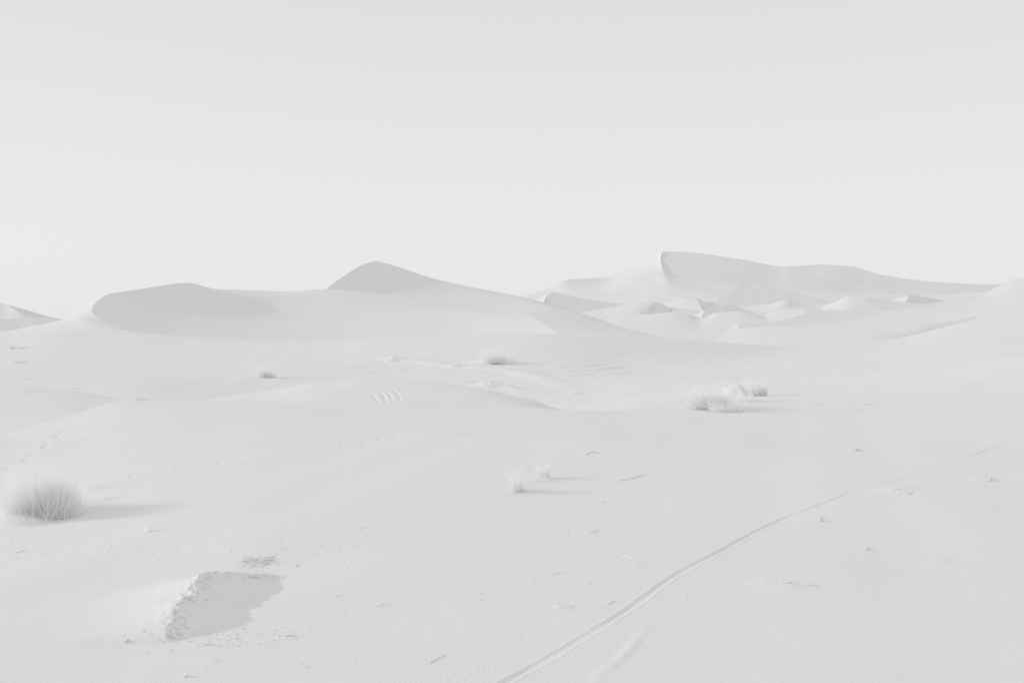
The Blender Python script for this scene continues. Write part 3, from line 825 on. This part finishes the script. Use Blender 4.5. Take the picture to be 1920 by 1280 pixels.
tuft(880, 716, .5, 1.1, 150, .03, "pale straggling tuft on the rough drift right of the hump, left of a matted one", 47, (0, 0), .9)
tuft(926, 724, .6, 1.5, 260, .035, "grey matted tuft on the rough drift right of the hump", 48, (.1, 0), .9)

# specks of scrub on the far dunes, set on the dune surface itself
bpy.context.view_layer.update()
from mathutils import Vector
DUNES = [o for o in C.objects if o.name.startswith("sand_dune")]


def dune_hit(u, v):
    dr = Vector(((u - UC) / F, 1.0, -(v - VH) / F)).normalized()
    best = None
    for o in DUNES:
        ok, loc, nrm, idx = o.ray_cast(Vector((0, 0, CZ)), dr)
        if ok and (best is None or loc.y < best.y): best = loc
    return best


for k, (u, v, lab) in enumerate([(1177, 524, "scrub speck alone on the great dune's lit face"), (1160, 548, "scrub speck low on the great dune's lit face, right of a pair"),
                                 (1140, 553, "scrub speck low on the great dune's lit face, middle of three"), (1131, 554, "scrub speck low on the great dune's lit face, leftmost of three"),
                                 (1588, 524, "scrub speck under the great dune's rounded right summit, left of two"), (1605, 527, "scrub speck under the great dune's rounded right summit, right of two"),
                                 (1898, 523, "scrub patch on the skyline by the right edge"), (1671, 548, "scrub speck near the foot of the great dune's right end"),
                                 (1212, 625, "scrub speck where the long shoulder runs out in the valley")]):
    p = dune_hit(u, v)
    if p is not None:
        s_ = p.y / F
        tuft(u, v, 2.4 * s_, 3.2 * s_, 60, .6 * s_, lab, 60 + k, (0, 0), 1.0, name="scrub_tuft", p=p)


# crumpled white scrap on the sand right of the big tussock
def crumple(u, v, sx, sy, sz, seed, name, mat, label, cat, rot=0.0, tall=None):
    p = hit(u, v)
    import bmesh
    bm = bmesh.new()
    bmesh.ops.create_icosphere(bm, subdivisions=4, radius=1.0)
    P = np.array([w.co[:] for w in bm.verts]); T = np.array([[w.index for w in f.verts] for f in bm.faces]); bm.free()
    r = np.random.default_rng(seed)
    disp = np.zeros(len(P))
    for k in range(26):                                               # random cutting planes leave creases and facets
        a = r.normal(0, 1, 3); a /= np.linalg.norm(a); c = r.uniform(0.35, 0.8)
        d = P @ a - c; P = P - np.where(d > 0, d * 0.85, 0)[:, None] * a
    P += 0.05 * r.normal(0, 1, P.shape) * np.linalg.norm(P, axis=1)[:, None]
    P *= (sx, sy, sz)
    if tall: P[:, 2] += tall * np.clip(P[:, 0] / sx, 0, 1) ** 2 * sz; P[:, 1] *= 1 - .4 * np.clip(P[:, 0] / sx, 0, 1)
    ca, sa = math.cos(rot), math.sin(rot)
    P = np.stack([P[:, 0] * ca - P[:, 1] * sa, P[:, 0] * sa + P[:, 1] * ca, P[:, 2] - P[:, 2].min() - 0.12 * sz], -1)
    o = mesh_obj(name, P, [T], mat, None, False)
    o.location = p
    return tag(o, label, cat)


crumple(279, 996, .19, .13, .13, 3, "white_scrap", M_WHITE, "crumpled bright white scrap lying on the sand right of the big tussock", "litter", .3, 1.5)
crumple(236, 1203, .07, .06, .05, 4, "sand_clod", M_CLOD, "small grey clod alone on the sand left of the hummock's lower end", "clod")
crumple(1540, 977, .10, .07, .09, 5, "sand_clod", M_CLOD, "sharp pale clod just below the wheel rut on the right", "clod", .5, .5)
crumple(1625, 1031, .08, .06, .06, 6, "sand_clod", M_CLOD, "little grey clod on the bare sand below the rut, lower right", "clod")
crumple(1856, 901, .14, .1, .12, 7, "sand_clod", M_CLOD, "leaning clod near the right edge beneath the rut's upper end", "clod", -.4, .5)
crumple(1606, 845, .16, .12, .13, 8, "sand_clod", M_CLOD, "clod on the open slope above the rut, well left of the right edge", "clod", .2)
crumple(1132, 940, .10, .07, .03, 9, "sand_clod", M_PALE, "flat pale clod below the shrub pair's shadows", "clod")
crumple(348, 1268, .07, .05, .04, 10, "sand_clod", M_PALE, "pale chip close to the bottom edge below the hummock", "clod")


# fallen twigs: each one a bent stick lying on the sand
def twig(pts, r, mat, label, fork=True, seed=0, name="dry_twig", lift=0.003):
    q = smooth_line([hit(u, v) for u, v in pts], 9)
    rr = np.random.default_rng(seed + 100)
    q[:, 2] = [gz(a[0], a[1]) for a in q]
    q[:, 2] += lift * np.sin(np.linspace(0, math.pi, 9)) * 2 + r * 0.5
    q[1:-1, :2] += rr.normal(0, r * 0.8, (7, 2))
    r = r * 0.75
    b = Build().tube(q, r, r * 0.45)
    if fork:
        a = q[4]; dv = q[6] - q[3]; L = np.linalg.norm(dv)
        e_ = a + dv * 0.8 + np.array([rr.uniform(-.5, .5) * L, rr.uniform(-.4, .4) * L, 0.02])
        b.tube([a, (a + e_) / 2 + [0, 0, .012], e_], r * 0.6, r * 0.25)
    o = b.make(name, mat)
    return tag(o, label, "twig")


twig([(1165, 1041), (1176, 1045), (1187, 1050), (1199, 1062)], .013, M_PALE, "pale curved twig arching over the sand above the wheel rut", True, 1)
twig([(1017, 1069), (1023, 1073)], .010, M_PALE, "short pale twig, left half of a broken pair left of the arching twig", False, 2)
twig([(1038, 1077), (1046, 1075), (1054, 1073)], .008, M_TWIG, "thin grey twig, right half of the broken pair left of the arching twig", False, 3)
twig([(993, 1089), (1001, 1092), (1010, 1092), (1017, 1100)], .010, M_PALE, "crooked pale twig below the broken pair", True, 4)
twig([(1103, 1093), (1110, 1092), (1115, 1088)], .009, M_PALE, "hooked pale twig between the crooked twig and the rut", False, 5)
twig([(1037, 1136), (1048, 1139), (1057, 1137), (1060, 1141)], .011, M_PALE, "knotted pale twig nearest the rut's lower part on its left", True, 6)
twig([(1070, 1138), (1078, 1135)], .008, M_TWIG, "grey sliver of twig right beside the knotted pale twig", False, 7)
twig([(1138, 1133), (1147, 1129), (1154, 1125)], .009, M_TWIG, "dark straight twig touching the rut's upper left side", False, 8)
twig([(1193, 1151), (1201, 1153)], .010, M_PALE, "tiny pale twig just below the wheel rut", False, 9)
twig([(1283, 1110), (1286, 1115), (1288, 1121)], .009, M_PALE, "small upright-lying pale twig on the right of the rut", False, 10)
twig([(1522, 1096), (1529, 1098), (1535, 1100)], .014, M_TWIG, "stick at the right tip of the low crusted ridge", True, 11)
twig([(807, 1243), (818, 1237), (832, 1229), (838, 1228)], .012, M_TWIG, "long straight dark stick lying alone near the bottom middle", False, 12)
twig([(560, 1240), (573, 1251), (582, 1250)], .006, M_TWIG, "fine grey twig near the bottom left of the long straight stick", False, 13)
twig([(613, 1007), (621, 1014), (633, 1018)], .010, M_PALE, "pale bent twig in the middle left, lower of two together", True, 14)
twig([(632, 1004), (642, 1006)], .010, M_PALE, "pale short twig in the middle left, upper of two together", False, 15)
twig([(735, 1039), (745, 1041)], .010, M_PALE, "isolated pale twig in the middle of the rippled sand", False, 16)
twig([(340, 1030), (352, 1033), (372, 1036)], .010, M_PALE, "long pale twig above the hummock, right of a shorter one", False, 17)
twig([(299, 1036), (310, 1041)], .011, M_PALE, "short pale twig up left of the hummock", False, 18)
twig([(377, 1248), (383, 1252), (390, 1254)], .009, M_PALE, "pale splinter below the hummock near the bottom edge", True, 19)
twig([(672, 992), (681, 990), (690, 987)], .009, M_TWIG, "grey twig on a faint ripple ridge in the middle left distance", False, 20)
twig([(706, 1136), (715, 1134), (720, 1131)], .009, M_TWIG, "grey twig on the sand between the hummock and the rut", True, 21)
twig([(630, 1120), (641, 1115)], .008, M_TWIG, "slim grey twig right of the hummock's shadow", False, 22)
twig([(535, 1193), (546, 1191), (550, 1194)], .012, M_TWIG, "dark knotted twig lower right of the hummock", True, 23)
twig([(522, 1193), (528, 1191)], .010, M_TWIG, "dark stub of twig beside the knotted one lower right of the hummock", False, 24)
twig([(30, 1036), (40, 1034), (48, 1029)], .012, M_TWIG, "bent dark twig near the left edge below the big tussock", True, 25)
twig([(386, 1210), (398, 1207), (401, 1213)], .010, M_TWIG, "dark twig on a small drift right below the hummock's foot", True, 26)
twig([(550, 1058), (556, 1061), (559, 1056)], .014, M_TWIG, "chunky dark twig right of the hummock's top end", True, 27)
twig([(1098, 853), (1113, 847), (1124, 849)], .016, M_TWIG, "forked stick on the slope above and right of the shrub pair", True, 28)
twig([(1160, 901), (1180, 898), (1197, 893), (1208, 889)], .016, M_TWIG, "long half-buried stick right of the shrub pair's shadows", True, 29)
twig([(1668, 914), (1680, 917), (1690, 917)], .018, M_TWIG, "tangled stick beside the rut's upper bend, left of two", True, 30)
twig([(1695, 919), (1703, 926), (1712, 922)], .018, M_TWIG, "tangled stick beside the rut's upper bend, right of two", True, 31)
twig([(1475, 1093), (1484, 1092), (1492, 1095)], .012, M_TWIG, "dark twig poking from the middle of the low crusted ridge", False, 32)
twig([(1063, 993), (1066, 1006)], .007, M_PALE, "thin pale twig standing out up from the broken pair", False, 33)
twig([(1104, 1000), (1112, 997), (1122, 993)], .010, M_TWIG, "weathered twig on the slope above the arching pale twig", True, 34)
twig([(922, 1188), (926, 1193)], .008, M_PALE, "tiny pale twig left of the rut near the bottom", False, 35)
twig([(206, 1024), (217, 1026)], .009, M_TWIG, "dark sliver of twig between the big tussock and the hummock", False, 36)

# exposed roots and crust along the broken edge of the hummock
crest = smooth_line(HC, 80)
rr = np.random.default_rng(77)
base = np.array([-6.3, 20.3, gz(-6.3, 20.3)])
b = Build()
main = np.array([[c[0] + .05, c[1], gz(c[0] + .05, c[1]) + .004] for c in crest[5:77]])
b.tube(main - base, .007, .004, 5)                                  # one long root follows the edge
for k in range(60):
    i = int(rr.integers(4, 78)); c = crest[i]
    if rr.random() < .4: i = int(rr.choice([rr.integers(2, 14), rr.integers(62, 79)])); c = crest[i]
    tgt = crest[min(i + 1, 79)] - crest[max(i - 1, 0)]; tgt = tgt[:2] / (np.hypot(*tgt[:2]) + 1e-9)
    nrm = np.array([tgt[1], -tgt[0]])
    s0 = rr.normal(.05, .08); L = rr.uniform(.05, .2)
    a = rr.normal(0, .9)
    d2 = nrm * math.cos(a) + tgt * math.sin(a)
    P = []
    for t in (0, .5, 1):
        xy = c[:2] + nrm * s0 + d2 * L * t + rr.normal(0, .01, 2)
        P.append([xy[0], xy[1], gz(*xy) + rr.uniform(-.005, .012) + .02 * math.sin(t * 3.1)])
    b.tube(np.array(P) - base, rr.uniform(.004, .008), .003, 4)
o = b.make("root_mat", M_ROOT); o.location = base
tag(o, "fringe of dry roots and crust along the hummock's broken edge", "roots")
# tangle of twigs at the upper end
p0 = hit(480, 1055)
b = Build()
for k in range(55):
    c = p0[:2] + np.clip(rr.normal(0, 1, 2), -1.5, 1.5) * (.26, .22)
    a = rr.uniform(0, 6.3); L = rr.uniform(.08, .32)
    P = [[c[0] + math.cos(a) * L * t, c[1] + math.sin(a) * L * t, 0] for t in (0, .5, 1)]
    h0 = abs(rr.normal(0, .05))
    for q in P: q[2] = gz(q[0], q[1]) + .01 + h0
    P[2][2] += rr.uniform(0, .06)
    b.tube(np.array(P) - p0, rr.uniform(.005, .011), .004, 4)
o = b.make("twig_tangle", M_ROOT); o.location = p0
tag(o, "loose tangle of dry twigs at the upper right end of the hummock", "twigs")

# wind-blown crumbs of dry leaf and stalk, too many to count
b = Build()
for (u, v, su, sv, n) in [(400, 1195, 70, 14, 260), (520, 1035, 70, 20, 150), (200, 1035, 110, 16, 90), (640, 1020, 80, 16, 60), (500, 1190, 50, 14, 70), (140, 990, 90, 6, 40),
                          (1050, 1080, 110, 40, 45), (1690, 920, 30, 6, 60), (1480, 1095, 40, 3, 40), (1180, 897, 35, 6, 50), (700, 1100, 250, 80, 60)]:
    for k in range(n):
        uu, vv = rr.normal(u, su), rr.normal(v, sv)
        if not (-10 < uu < 1930 and 800 < vv < 1290): continue
        p = hit(uu, vv); a = rr.uniform(0, 6.3); L = rr.uniform(.008, .035) * (1.8 if rr.random() < .15 else 1); w = rr.uniform(.003, .008)
        dx, dy = math.cos(a) * L, math.sin(a) * L; ex, ey = -math.sin(a) * w, math.cos(a) * w
        h = rr.uniform(.006, .018)
        V = np.array([[-dx - ex, -dy - ey, 0], [dx - ex, dy - ey, 0], [dx + ex, dy + ey, 0], [-dx + ex, -dy + ey, 0], [-dx * .6, -dy * .6, h], [dx * .6, dy * .6, h]]) + p - [0, 0, .002]
        b.add(V, np.array([[0, 1, 5, 4], [2, 3, 4, 5]]), np.array([[1, 2, 5], [3, 0, 4]]))
tag(b.make("dry_litter", M_TWIG, None, False), "scatter of tiny dry plant crumbs over the rippled sand", "litter", kind="stuff")
